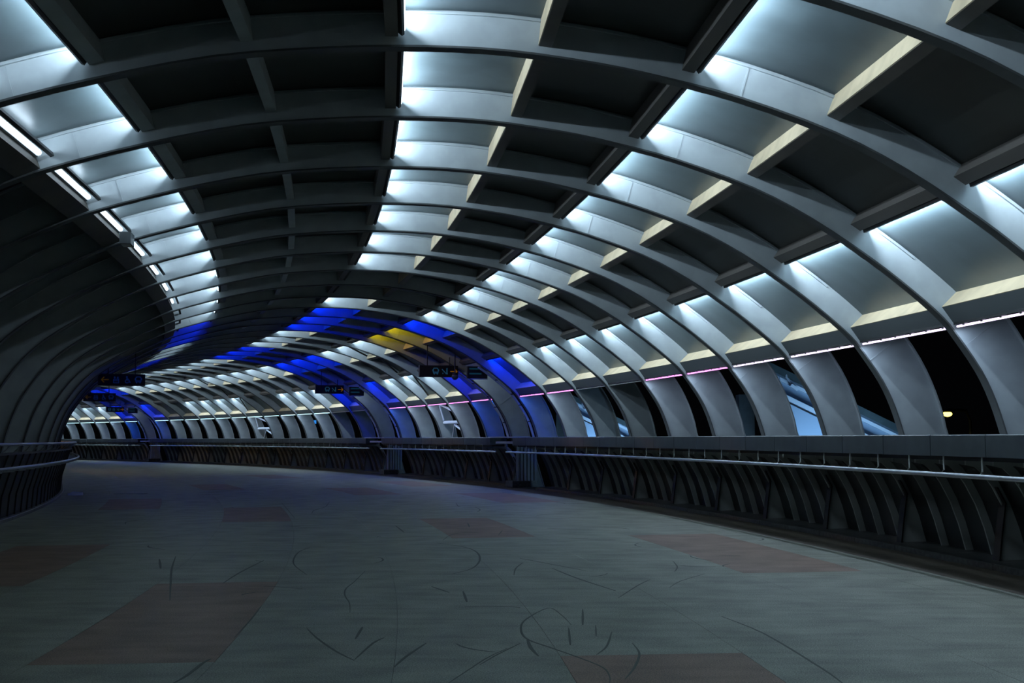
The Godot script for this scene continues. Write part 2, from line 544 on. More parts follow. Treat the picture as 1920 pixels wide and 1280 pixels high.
func light_tube(called: String, label: String, group: String, a: float, b: float, c: Vector2, facing: Vector2, col: Color, power: float, seen: float, tint: String, w := 0.04) -> void:
	# a tube from a to b at the point c of the cross-section, shining towards facing
	var mid := frame((a + b) / 2, c)
	var o := thing(called, label, "lamp", mid, group)
	var st := mb()
	tube(st, [at(a + 0.03, c), at(b - 0.03, c)], {"eave_light": 0.010, "edge_light": 0.024}.get(called, 0.014), 8)
	put("light_tube", st, glow("tube_" + tint, tube_tint(tint, col), seen), o)
	st = mb()
	var f := facing.normalized()
	var t := Vector2(-f.y, f.x)
	var q := c - f * 0.02
	run(st, [q - t * 0.025, q + t * 0.025, q + t * 0.02 - f * 0.02, q - t * 0.02 - f * 0.02], a + 0.02, b - 0.02)
	put("mounting_rail", st, mats.white_paint if called == "edge_light" else mats.dark_steel, o)
	if called == "eave_light" and a < 26.0:
		for i in 6:
			st = mb()
			var cs := lerpf(a + 0.15, b - 0.15, i / 5.0)
			run(st, [c + Vector2(-0.016, 0.0), c + Vector2(0.016, 0.0), c + Vector2(0.016, 0.045), c + Vector2(-0.016, 0.045)], cs - 0.015, cs + 0.015)
			put("clip", st, mats.mullion_paint, o)
	if power <= 0: return
	var l := AreaLight3D.new()
	l.name = "light"
	l.area_size = Vector2((at(b, c) - at(a, c)).length() - 0.1, w)
	l.area_normalize_energy = false
	l.light_color = col
	l.light_energy = power / PI
	l.area_range = 30.0
	l.shadow_enabled = true
	o.add_child(l)
	var along := (at(b, c) - at(a, c)).normalized()
	var down := mid.basis * Vector3(f.x, f.y, 0)
	l.global_transform = Transform3D(Basis(along, (-down).cross(along), -down).orthonormalized(), at(a, c).lerp(at(b, c), 0.5) + down * 0.018)

func build_tubes() -> void:
	var white := Color(0.84, 0.93, 1.0)
	var blue := Color(0.0, 0.17, 1.0)
	var yellow := Color(1.0, 0.86, 0.10)
	for k in range(FIRST + 1, LAST + 1):
		var a := rib_s(k - 1) + 0.02
		var b := rib_s(k) - 0.02
		var where := "in the %s bay from the camera" % nth(k + 2)
		if k < 0: where = "overhead, %s bay behind the first arch" % nth(-k)
		var is_blue := k in BLUE
		for row in ["right", "middle", "crown", "left", "edge", "eave"]:
			if k in JOINT and row in ["right", "eave"]: continue
			if row == "edge" and k > 7: continue
			var col := blue if is_blue else white
			var tint := "blue" if is_blue else "white"
			var power := GLOW * (1.12 if is_blue else 1.0)
			if row == "middle" and k in [11, 12]:
				col = yellow; tint = "yellow"; power = GLOW * 0.34
			var off: bool = (row == "crown" and k in [7, 8]) or (row == "eave" and k in [7, 8, 18, 19]) or (row == "right" and k in [22, 23, 28, 29])
			var seen := 3.0
			if off:
				power = 0.0; seen = 0.0; tint = "off"
			var word := tint if tint != "off" else "unlit"
			match row:
				"right", "middle", "crown":
					var p: Vector2 = {"right": P1, "middle": P3, "crown": P5}[row]
					var ax := axes(p)
					var c: Vector2 = p + ax[0] * 0.035 + ax[1] * 0.035
					light_tube("roof_light", "%s light tube, %s row, %s" % [word, row, where], "light tubes under the roof", a, b, c, ax[0] * 0.65 + ax[1] * 0.75, col, power * {"right": 1.65, "middle": 1.35, "crown": 1.2}[row], seen, tint)
				"left":
					var ax := axes(P7)
					var c: Vector2 = P7 - ax[0] * 0.035 + ax[1] * 0.035
					light_tube("roof_light", "%s light tube, left row, %s" % [word, where], "light tubes under the roof", a, b, c, -ax[0] * 0.65 + ax[1] * 0.75, col, power * 0.78, seen, tint)
				"edge":
					var ax := axes(P8)
					var c: Vector2 = P8 + ax[0] * 0.035 + ax[1] * 0.11
					light_tube("edge_light", "%s light tube on the left fascia %s" % [word, where], "light tubes on the left fascia", a, b, c, ax[0] * 0.95 + ax[1] * 0.2, col, power * 0.5, seen, tint)
				"eave":
					var c := Vector2(4.225, 2.062)
					var tc := Color(0.80, 0.89, 1.0) if not is_blue else Color(0.0, 0.42, 1.0)
					if k in range(1, 11) or k in [12, 13, 14, 15, 16]:
						light_tube("eave_light", "%s tube under the eave %s" % ["lilac" if not off else "unlit", where], "light tubes under the eave", a, b, c, Vector2(0.25, -1.0), tc, power * 0.36, 2.2 if not off else 0.0, ("lilac" if k < 5 else "magenta") if not off else "off", 0.03)
					else:
						light_tube("eave_light", "%s tube under the eave %s" % ["cool white" if not off else "unlit", where], "light tubes under the eave", a, b, c, Vector2(0.25, -1.0), tc, power * 0.36, 2.2 if not off else 0.0, "cool" if not off else "off", 0.03)

# ------------------------------------------------------------------ right wall
func build_right_wall() -> void:
	var w := structure("wall_right")
	var gaps := [[-9.0, 25.75], [27.35, 36.6], [38.2, 62.4], [64.0, 75.0]]
	var pitch := 0.885
	for q in gaps:
		var s: float = 8.95 + pitch * ceil((q[0] - 8.95) / pitch - 0.4)
		var from: float = maxf(q[0], -8.5)
		while from < q[1] - 0.05:
			var to: float = minf(s, q[1])
			if to - from > 0.06:
				var st := mb()
				run(st, [Vector2(4.2, 0.985), Vector2(4.2, 1.158), Vector2(4.207, 1.165), Vector2(4.62, 1.168), Vector2(4.62, 0.985)], from + 0.006, to - 0.006)
				put("parapet_panel", st, mats.parapet_sheet, w)
				st = mb()
				run(st, [Vector2(4.735, -0.01), Vector2(4.735, 0.046), Vector2(4.741, 0.052), Vector2(5.3, 0.06), Vector2(5.3, -0.01)], from + 0.003, to - 0.003)
				put("curb_stone", st, mats.stone, w)
			from = to
			s += pitch
		var st := mb()
		run(st, [Vector2(4.26, 0.95), Vector2(4.58, 0.95), Vector2(4.58, 0.984), Vector2(4.26, 0.984)], maxf(q[0], -8.5), q[1], 1.0)
		put("parapet_rail_tray", st, mats.dark_steel, w)
	# the curved balustrade skin with its fins
	var skin := [Vector2(4.40, 0.955), Vector2(4.60, 0.952), Vector2(4.75, 0.92), Vector2(4.84, 0.84), Vector2(4.92, 0.73), Vector2(5.02, 0.54), Vector2(5.10, 0.32), Vector2(5.17, 0.06), Vector2(5.18, -0.05)]
	for k in range(FIRST, LAST):
		if k + 1 in JOINT: continue
		var s0 := rib_s(k) + 0.65
		var step := (rib_s(k + 1) - rib_s(k)) / 4.0
		for j in 4:
			var s := s0 + j * step
			if k + 2 in JOINT and s > rib_s(k + 1) + 0.3: continue
			var st := mb()
			var rings := []
			for i in skin.size():
				var n := side(skin, i)
				rings.append([at(s - 0.009, skin[i] - n * 0.045), at(s + 0.009, skin[i] - n * 0.045), at(s + 0.009, skin[i] + n * 0.03), at(s - 0.009, skin[i] + n * 0.03)])
			sweep(st, rings)
			put("balustrade_fin", st, mats.mullion_paint, w)
			st = mb()
			rings = []
			for i in skin.size():
				var n := side(skin, i)
				rings.append([at(s + 0.011, skin[i] + n * 0.03), at(s + step - 0.011, skin[i] + n * 0.03), at(s + step - 0.011, skin[i] + n * 0.045), at(s + 0.011, skin[i] + n * 0.045)])
			sweep(st, rings)
			put("skin_sheet", st, mats.skin_sheet, w)
		# foot: a leaning leg and the plate behind it
		var st := mb()
		var leg := [Vector2(4.90, 0.055), Vector2(4.93, 0.28), Vector2(4.975, 0.56), Vector2(4.90, 0.70)]
		var rings := []
		for p in leg: rings.append([at(s0 - 0.05, p), at(s0 + 0.05, p), at(s0 + 0.05, p + Vector2(0.016, 0)), at(s0 - 0.05, p + Vector2(0.016, 0))])
		sweep(st, rings)
		put("foot_leg", st, mats.dark_steel, w)
		st = mb()
		sweep(st, [ring(s0 - 0.012, [Vector2(4.915, 0.055), Vector2(5.17, 0.055), Vector2(5.06, 0.45), Vector2(4.985, 0.56)]), ring(s0 + 0.012, [Vector2(4.915, 0.055), Vector2(5.17, 0.055), Vector2(5.06, 0.45), Vector2(4.985, 0.56)])])
		put("foot_plate", st, mats.mullion_paint, w)
	# handrails, one for each stretch between the joints
	var names := ["nearest stretch of", "second stretch of", "third stretch of", "farthest stretch of"]
	for i in gaps.size():
		var a: float = maxf(gaps[i][0] - 0.75, -8.0)
		var b: float = gaps[i][1] - 0.25 + (0.4 if i == 0 else 0.0)
		var t := frame((a + b) / 2, Vector2(4.12, 0))
		var o := thing("handrail", "%s the stainless steel handrail along the right parapet" % names[i], "handrail", t, "handrails along the right parapet")
		var st := mb()
		var pts := []
		var s := a
		while s < b:
			pts.append(at(s, Vector2(4.1, 0.835)))
			s += 0.8
		pts.append(at(b, Vector2(4.1, 0.835)))
		tube(st, pts, 0.021, 10)
		put("rail", st, mats.stainless, o)
		s = 8.45 + 0.61 * ceil((maxf(a, gaps[i][0]) + 0.3 - 8.45) / 0.61)
		while s < minf(b, gaps[i][1]) - 0.2:
			st = mb()
			tube(st, [at(s, Vector2(4.23, 0.985)), at(s, Vector2(4.23, 0.87)), at(s, Vector2(4.2, 0.838)), at(s, Vector2(4.10, 0.832))], 0.008, 6)
			put("bracket", st, mats.mullion_paint, o)
			s += 0.61

func side(c: Array, i: int) -> Vector2:      # the outward side of a curve that runs downwards
	var t: Vector2 = (c[mini(i + 1, c.size() - 1)] - c[maxi(i - 1, 0)]).normalized()
	return Vector2(-t.y, t.x)

# ------------------------------------------------------------------ left wall
func build_left_wall() -> void:
	var w := structure("wall_left")
	var s := -8.5
	while s < 75.0:
		var st := mb()
		run(st, [Vector2(-5.24, -0.01), Vector2(-5.24, 0.046), Vector2(-5.246, 0.052), Vector2(-5.5, 0.06), Vector2(-5.5, -0.01)], s + 0.004, s + 1.796)
		put("curb_stone", st, mats.stone, w)
		st = mb()
		run(st, [Vector2(-5.10, 0.94), Vector2(-5.10, 0.97), Vector2(-5.16, 0.97), Vector2(-5.16, 0.94)], s + 0.002, s + 1.798)
		put("top_bar", st, mats.dark_steel, w)
		for j in 3:
			var a := s + j * 0.6
			st = mb()
			var c := [Vector2(-5.12, 0.94), Vector2(-5.2, 0.7), Vector2(-5.3, 0.35), Vector2(-5.32, 0.05)]
			var rings := []
			for p in c: rings.append([at(a + 0.035, p), at(a + 0.565, p), at(a + 0.565, p - Vector2(0.015, 0)), at(a + 0.035, p - Vector2(0.015, 0))])
			sweep(st, rings)
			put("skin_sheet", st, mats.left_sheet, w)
			st = mb()
			rings = []
			for p in c: rings.append([at(a - 0.02, p + Vector2(0.02, 0)), at(a + 0.02, p + Vector2(0.02, 0)), at(a + 0.02, p - Vector2(0.03, 0)), at(a - 0.02, p - Vector2(0.03, 0))])
			sweep(st, rings)
			put("balustrade_fin", st, mats.dark_steel, w)
		s += 1.8
	for q in [["upper", -5.02, 1.085], ["lower", -4.95, 0.775]]:
		var o := thing("handrail", "%s steel handrail along the dark left balustrade" % q[0], "handrail", frame(10.0, Vector2(q[1], 0)), "handrails along the left balustrade")
		var pts := []
		s = -8.0
		while s < 75.0:
			pts.append(at(s, Vector2(q[1], q[2])))
			s += 0.9
		var st := mb()
		tube(st, pts, 0.021, 10)
		put("rail", st, mats.stainless, o)
		s = -7.9
		while s < 70.0:
			st = mb()
			if q[0] == "upper":
				tube(st, [at(s, Vector2(-5.02, 1.08)), at(s + 0.03, Vector2(-5.07, 1.02)), at(s + 0.03, Vector2(-5.13, 0.96))], 0.009, 6)
			else:
				tube(st, [at(s, Vector2(-4.95, 0.77)), at(s, Vector2(-4.96, 0.73)), at(s, Vector2(-5.19, 0.72))], 0.009, 6)
			put("bracket", st, mats.stainless, o)
			s += 0.8

# ------------------------------------------------------------------ movement joints
func build_joints() -> void:
	var names := {11: "first", 17: "second", 31: "third"}
	for k in JOINT:
		var a := rib_s(k - 1)
		var b := rib_s(k)
		# ribbed post under the parapet
		var t := frame(a + 1.35, Vector2(4.78, 0))
		var o := thing("joint_post", "grey ribbed metal panel closing the balustrade at the %s joint gap" % names[k], "panel", t, "ribbed panels at the joint gaps")
		var st := mb()
		X = Transform3D()
		box(st, Vector3(0.0, 0.09, -0.1), Vector3(0.62, 0.14, 0.5))
		put("plinth", st, mats.stone, o)
		for j in 6:
			st = mb()
			box(st, Vector3(-0.125 + j * 0.085, 0.56, 0.0), Vector3(0.058, 0.8, 0.07))
			put("rib_plate", st, mats.white_paint, o)
		st = mb()
		box(st, Vector3(0.09, 0.56, -0.05), Vector3(0.5, 0.8, 0.04))
		put("back_plate", st, mats.dark_steel, o)
		light_tube("added_joint_light", "added unseen white tube behind the gutter end at the %s joint gap" % names[k], "added light tubes at the joint gaps", b - 0.85, b - 0.2, P1 + Vector2(0.20, -0.06), Vector2(0.35, -1.0), Color(0.84, 0.93, 1.0), GLOW * 0.42, 2.0, "joint")  # added lamp, unseen, to brighten the far arch and ribbed panel
		# sliding sleeve of the parapet
		X = Transform3D()
		var wall := get_node("wall_right")
		st = mb()
		run(st, [Vector2(4.19, 1.155), Vector2(4.6, 1.155), Vector2(4.6, 1.18), Vector2(4.19, 1.18)], a + 0.38, b + 0.34)
		put("joint_cover", st, mats.white_paint, wall)
		st = mb()
		run(st, [Vector2(4.26, 1.02), Vector2(4.4, 1.02), Vector2(4.4, 1.07), Vector2(4.26, 1.07)], a + 0.45, b + 0.05)
		put("slide_bar", st, mats.white_paint, wall)
		st = mb()
		tube(st, [at(a + 1.2, Vector2(4.3, 1.03)), at(a + 1.2, Vector2(4.3, 0.94))], 0.02, 8)
		put("drain_spout", st, mats.stainless, wall)
		# gutter end over the open gap
		var roof := get_node("ceiling")
		st = mb()
		var q := P1 + Vector2(0.04, -0.02)
		run(st, [q, q + Vector2(0.10, -0.10), q + Vector2(0.18, -0.02), q + Vector2(0.10, 0.08)], a + 0.12, b - 0.12)
		put("gutter_end", st, mats.white_paint, roof)
		st = mb()
		tube(st, [at(b - 0.14, q + Vector2(0.09, -0.08)), at(b - 0.16, q + Vector2(0.14, -0.2)), at(b - 0.16, q + Vector2(0.2, -0.26))], 0.03, 8)
		put("gutter_outlet", st, mats.white_paint, roof)
		# pipes that follow the arches on both sides of the gap
		for e in [[k - 1, 0.14], [k, 0.12]]:
			var arch := get_node("arch_rib_%03d" % (e[0] - FIRST))
			X = arch.transform.affine_inverse()
			st = mb()
			var pts := []
			var sp: float = rib_s(e[0]) + e[1]
			for i in range(nearest(Vector2(3.3, 2.78)), nearest(Vector2(4.66, 1.1))): pts.append(at(sp, out(i, -0.035)))
			tube(st, pts, 0.03, 8)
			var pipe := put("drain_pipe", st, mats.white_paint, arch)
			pipe.set_meta("label", "thin steel pipe clipped along the arch")
			for f in [3, 7, 11, 15]:
				if f >= pts.size(): continue
				st = mb()
				box(st, pts[f], Vector3(0.06, 0.02, 0.06), frame(sp).basis)
				put("clip", st, mats.dark_steel, pipe)

# ------------------------------------------------------------------ bracing bars
func build_braces() -> void:
	for k in [14, 24]:
		var a := rib_s(k - 1) + 0.1
		var b := rib_s(k) - 0.1
		var m := (a + b) / 2
		var word: String = {14: "nearer", 24: "farther"}[k]
		var o := thing("wall_brace", "pale steel bracing frame in the %s braced bay of the right wall" % word, "brace", frame(m, Vector2(4.8, 1.2)), "bracing frames in the right wall")
		for q in [[b, Vector2(4.52, 2.10), a, Vector2(4.74, 1.70), 0.034], [b, Vector2(4.54, 2.06), b, Vector2(4.66, 1.64), 0.028], [b, Vector2(4.68, 1.58), a, Vector2(4.78, 1.58), 0.05], [m + 0.1, Vector2(4.74, 1.52), b - 0.1, Vector2(4.90, 1.15), 0.028], [m + 0.1, Vector2(4.74, 1.52), a, Vector2(4.92, 1.15), 0.036]]:
			var st := mb()
			tube(st, [at(q[0], q[1]), at(q[2], q[3])], q[4], 8)
			put("bar", st, mats.stair_white, o)
		for r in [["right", P1 + Vector2(0.04, 0.06), Vector2(4.2, 2.34)], ["middle", P3 + Vector2(0.04, 0.06), P2 + Vector2(-0.02, 0.08)], ["crown", P5 + Vector2(0.05, 0.06), P4 + Vector2(-0.02, 0.08)], ["upper dark", P2 + Vector2(0.1, 0.02), P1 + Vector2(-0.12, 0.1)]]:
			o = thing("roof_brace", "dark V of bracing bars in the %s row of the %s braced roof bay" % [r[0], word], "brace", frame(m, r[1]), "bracing bars under the roof")
			for e in [a, b]:
				var st := mb()
				tube(st, [at(m, r[1]), at(e, r[2])], 0.022, 8)
				put("bar", st, mats.dark_steel, o)

# ------------------------------------------------------------------ hanging signs
func stroke(st: SurfaceTool, pts: Array, w: float, z: float) -> void:      # a flat line of signage, local to the sign
	for i in pts.size() - 1:
		var a: Vector2 = pts[i]
		var b: Vector2 = pts[i + 1]
		var d := (b - a).normalized()
		var n := d.orthogonal() * w / 2
		a -= d * w * 0.3; b += d * w * 0.3
		var r0 := []; var r1 := []
		for p in [a - n, a + n, b + n, b - n]:
			r0.append(v3(p, z)); r1.append(v3(p, z + 0.003))
		sweep(st, [r0, r1])

func loop(c: Vector2, r: float, n := 12, from := 0.0, to := TAU) -> Array:
	var p := []
	for i in n + 1: p.append(c + Vector2.from_angle(lerpf(from, to, float(i) / n)) * r)
	return p

func pictogram(st: SurfaceTool, what: String, c: Vector2, h: float, z: float) -> void:
	var w := h * 0.085
	match what:
		"bus":
			stroke(st, [c + Vector2(-0.32, -0.25) * h, c + Vector2(-0.36, 0.2) * h, c + Vector2(-0.25, 0.42) * h, c + Vector2(0.25, 0.42) * h, c + Vector2(0.36, 0.2) * h, c + Vector2(0.32, -0.25) * h, c + Vector2(-0.32, -0.25) * h], w * 1.3, z)
			stroke(st, [c + Vector2(-0.3, -0.1) * h, c + Vector2(0.3, -0.1) * h], w, z)
			stroke(st, [c + Vector2(-0.22, -0.27) * h, c + Vector2(-0.22, -0.42) * h], w * 1.6, z)
			stroke(st, [c + Vector2(0.22, -0.27) * h, c + Vector2(0.22, -0.42) * h], w * 1.6, z)
			stroke(st, [c + Vector2(-0.44, 0.2) * h, c + Vector2(-0.44, 0.02) * h], w, z)
			stroke(st, [c + Vector2(0.44, 0.2) * h, c + Vector2(0.44, 0.02) * h], w, z)
		"escalator":
			stroke(st, [c + Vector2(-0.38, 0.28) * h, c + Vector2(0.22, -0.34) * h, c + Vector2(0.4, -0.34) * h], w * 1.4, z)
			stroke(st, [c + Vector2(0.3, -0.3) * h, c + Vector2(0.3, 0.2) * h], w * 2.0, z)
			stroke(st, loop(c + Vector2(0.3, 0.36) * h, 0.05 * h, 8), w, z)
			stroke(st, loop(c + Vector2(-0.28, -0.28) * h, 0.04 * h, 8), w, z)
		"lift":
			stroke(st, [c + Vector2(-0.34, -0.42) * h, c + Vector2(-0.34, 0.06) * h, c + Vector2(0.34, 0.06) * h, c + Vector2(0.34, -0.42) * h, c + Vector2(-0.34, -0.42) * h], w, z)
			stroke(st, [c + Vector2(-0.34, -0.14) * h, c + Vector2(0.34, -0.14) * h], w, z)
			stroke(st, [c + Vector2(-0.2, 0.16) * h, c + Vector2(-0.2, 0.42) * h], w, z)
			stroke(st, [c + Vector2(-0.29, 0.3) * h, c + Vector2(-0.2, 0.42) * h, c + Vector2(-0.11, 0.3) * h], w, z)
			stroke(st, [c + Vector2(0.2, 0.42) * h, c + Vector2(0.2, 0.16) * h], w, z)
			stroke(st, [c + Vector2(0.11, 0.28) * h, c + Vector2(0.2, 0.16) * h, c + Vector2(0.29, 0.28) * h], w, z)
		"wheelchair":
			stroke(st, loop(c + Vector2(-0.06, 0.4) * h, 0.05 * h, 8), w * 1.4, z)
			stroke(st, [c + Vector2(-0.06, 0.28) * h, c + Vector2(-0.04, -0.02) * h, c + Vector2(0.22, -0.02) * h, c + Vector2(0.32, -0.34) * h, c + Vector2(0.42, -0.3) * h], w * 1.3, z)
			stroke(st, [c + Vector2(-0.05, 0.14) * h, c + Vector2(0.16, 0.14) * h], w, z)
			stroke(st, loop(c + Vector2(-0.04, -0.2) * h, 0.22 * h, 14, 1.9, 6.1), w * 1.1, z)
		"right":
			stroke(st, [c + Vector2(-0.46, 0) * h, c + Vector2(0.42, 0) * h], w * 1.4, z)
			stroke(st, [c + Vector2(0.12, 0.36) * h, c + Vector2(0.46, 0) * h, c + Vector2(0.12, -0.36) * h], w * 1.4, z)
		"left":
			stroke(st, [c + Vector2(0.46, 0) * h, c + Vector2(-0.42, 0) * h], w * 1.4, z)
			stroke(st, [c + Vector2(-0.12, 0.36) * h, c + Vector2(-0.46, 0) * h, c + Vector2(-0.12, -0.36) * h], w * 1.4, z)

func build_signs() -> void:
	var teal := glow("sign_teal", Color(0.25, 0.55, 0.75), 0.14)
	var amber := glow("sign_amber", Color(1.0, 0.66, 0.05), 0.13)
	var dim := glow("sign_dim_blue", Color(0.08, 0.3, 0.8), 0.09)
	var rows := [
		[26.95, 2.82, 2.685, 0.92, 0.27, ["", "bus", "escalator", "right"], "black hanging sign with bus, escalator and right arrow, nearest on the right", 1],
		[37.75, 2.85, 2.70, 0.92, 0.27, ["", "bus", "escalator", "right"], "black hanging sign with bus, escalator and right arrow at the second joint gap", 1],
		[63.5, 2.83, 2.64, 0.9, 0.25, ["bus", "lift", "escalator", "right"], "small far black hanging sign with a dim right arrow at the third joint gap", 1],
		[26.95, -4.12, 2.40, 0.95, 0.25, ["left", "lift", "wheelchair", "bus"], "black hanging sign with left arrow, lift, wheelchair and bus, nearest on the left", -1],
		[37.75, -4.06, 2.375, 0.9, 0.245, ["left", "lift", "wheelchair", "bus"], "black hanging sign with faint left arrow at the second joint gap on the left", -1]]
	for q in rows:
		var o := thing("direction_sign", q[6], "sign", frame(q[0], Vector2(q[1], q[2])), "hanging direction signs")
		X = Transform3D()
		var st := mb()
		box(st, Vector3.ZERO, Vector3(q[3], q[4], 0.09))
		put("sign_box", st, mats.black_plastic, o)
		st = mb()
		box(st, Vector3(0, 0, 0.046), Vector3(q[3] - 0.03, q[4] - 0.03, 0.004))
		put("sign_face", st, mats.rubber, o)
		for i in 4:
			if q[5][i] == "": continue
			st = mb()
			var c := Vector2((i - 1.5) * q[3] * 0.235 + (0.03 if q[7] > 0 else 0.0), 0)
			pictogram(st, q[5][i], c, q[4] * 0.62, 0.048)
			var m: Material = amber if q[5][i] in ["left", "right"] else teal
			if q[7] < 0: m = glow("sign_faint_amber", Color(0.8, 0.6, 0.05), 0.035) if q[5][i] == "left" else dim
			put("pictogram", st, m, o)
		for x in [-0.36, 0.36]:
			var p := Vector2(q[1] + x * q[3] * 0.8, 0)
			var top := 9.9
			for j in inner.size() - 1:
				if absf(inner[j].x - p.x) < 0.15 and inner[j].y > 1.5: top = out(j, 0.2).y
			st = mb()
			tube(st, [Vector3(x * q[3] * 0.8, q[4] / 2 - 0.01, 0), Vector3(x * q[3] * 0.8, top - q[2], 0)], 0.012, 6)
			put("hanger_rod", st, mats.dark_steel, o)
	# dark display screens beside the signs
	for q in [[25.9, 3.42, 2.61, "first"], [36.5, 3.35, 2.60, "second"], [62.4, 3.3, 2.58, "third"]]:
		var o := thing("display_screen", "dark display screen hung beside the sign at the %s joint gap" % q[3], "display", frame(q[0], Vector2(q[1], q[2])), "dark display screens at the joint gaps")
		X = Transform3D()
		var st := mb()
		box(st, Vector3.ZERO, Vector3(0.46, 0.27, 0.08))
		put("casing", st, mats.screen_black, o)
		st = mb()
		for y in [0.08, -0.03]: box(st, Vector3(-0.05, y, 0.042), Vector3(0.28, 0.035, 0.006))
		put("lit_text_band", st, glow("display_teal", Color(0.15, 0.5, 0.65), 0.09), o)
		st = mb()
		box(st, Vector3(0.03, -0.145, 0.03), Vector3(0.40, 0.018, 0.10))
		put("ledge", st, mats.stainless, o)
		st = mb()
		tube(st, [Vector3(0.1, 0.15, 0), Vector3(0.1, 0.42, 0)], 0.015, 6)
		put("hanger_rod", st, mats.dark_steel, o)
	var o := thing("dome_camera", "small pale dome hung under the first joint gap beside the screen", "camera", frame(26.15, Vector2(2.98, 2.52)))
	X = Transform3D()
	var ball := SphereMesh.new()
	ball.radius = 0.075; ball.height = 0.14; ball.radial_segments = 20; ball.rings = 10
	place("dome", ball, mats.parapet_sheet, o)
	var st := mb()
	tube(st, [Vector3(0, 0.03, 0), Vector3(0, 0.09, 0)], 0.06, 12)
	put("collar", st, mats.dark_steel, o)
	st = mb()
	tube(st, [Vector3(0, 0.08, 0), Vector3(0, 0.5, 0)], 0.014, 6)
	put("stem", st, mats.dark_steel, o)
	# a junction box on the left fascia
	var jb := thing("junction_box", "small grey junction box with a cable on the left fascia by the fifth arch", "box", frame(rib_s(3) - 0.3, P8 + Vector2(0.10, -0.03)))
	X = Transform3D()
	st = mb()
	box(st, Vector3(0, 0, 0), Vector3(0.11, 0.12, 0.24))
	put("casing", st, mats.parapet_sheet, jb)
	st = mb()
	box(st, Vector3(0.0, -0.062, 0), Vector3(0.09, 0.006, 0.2))
	put("lid", st, mats.mullion_paint, jb)

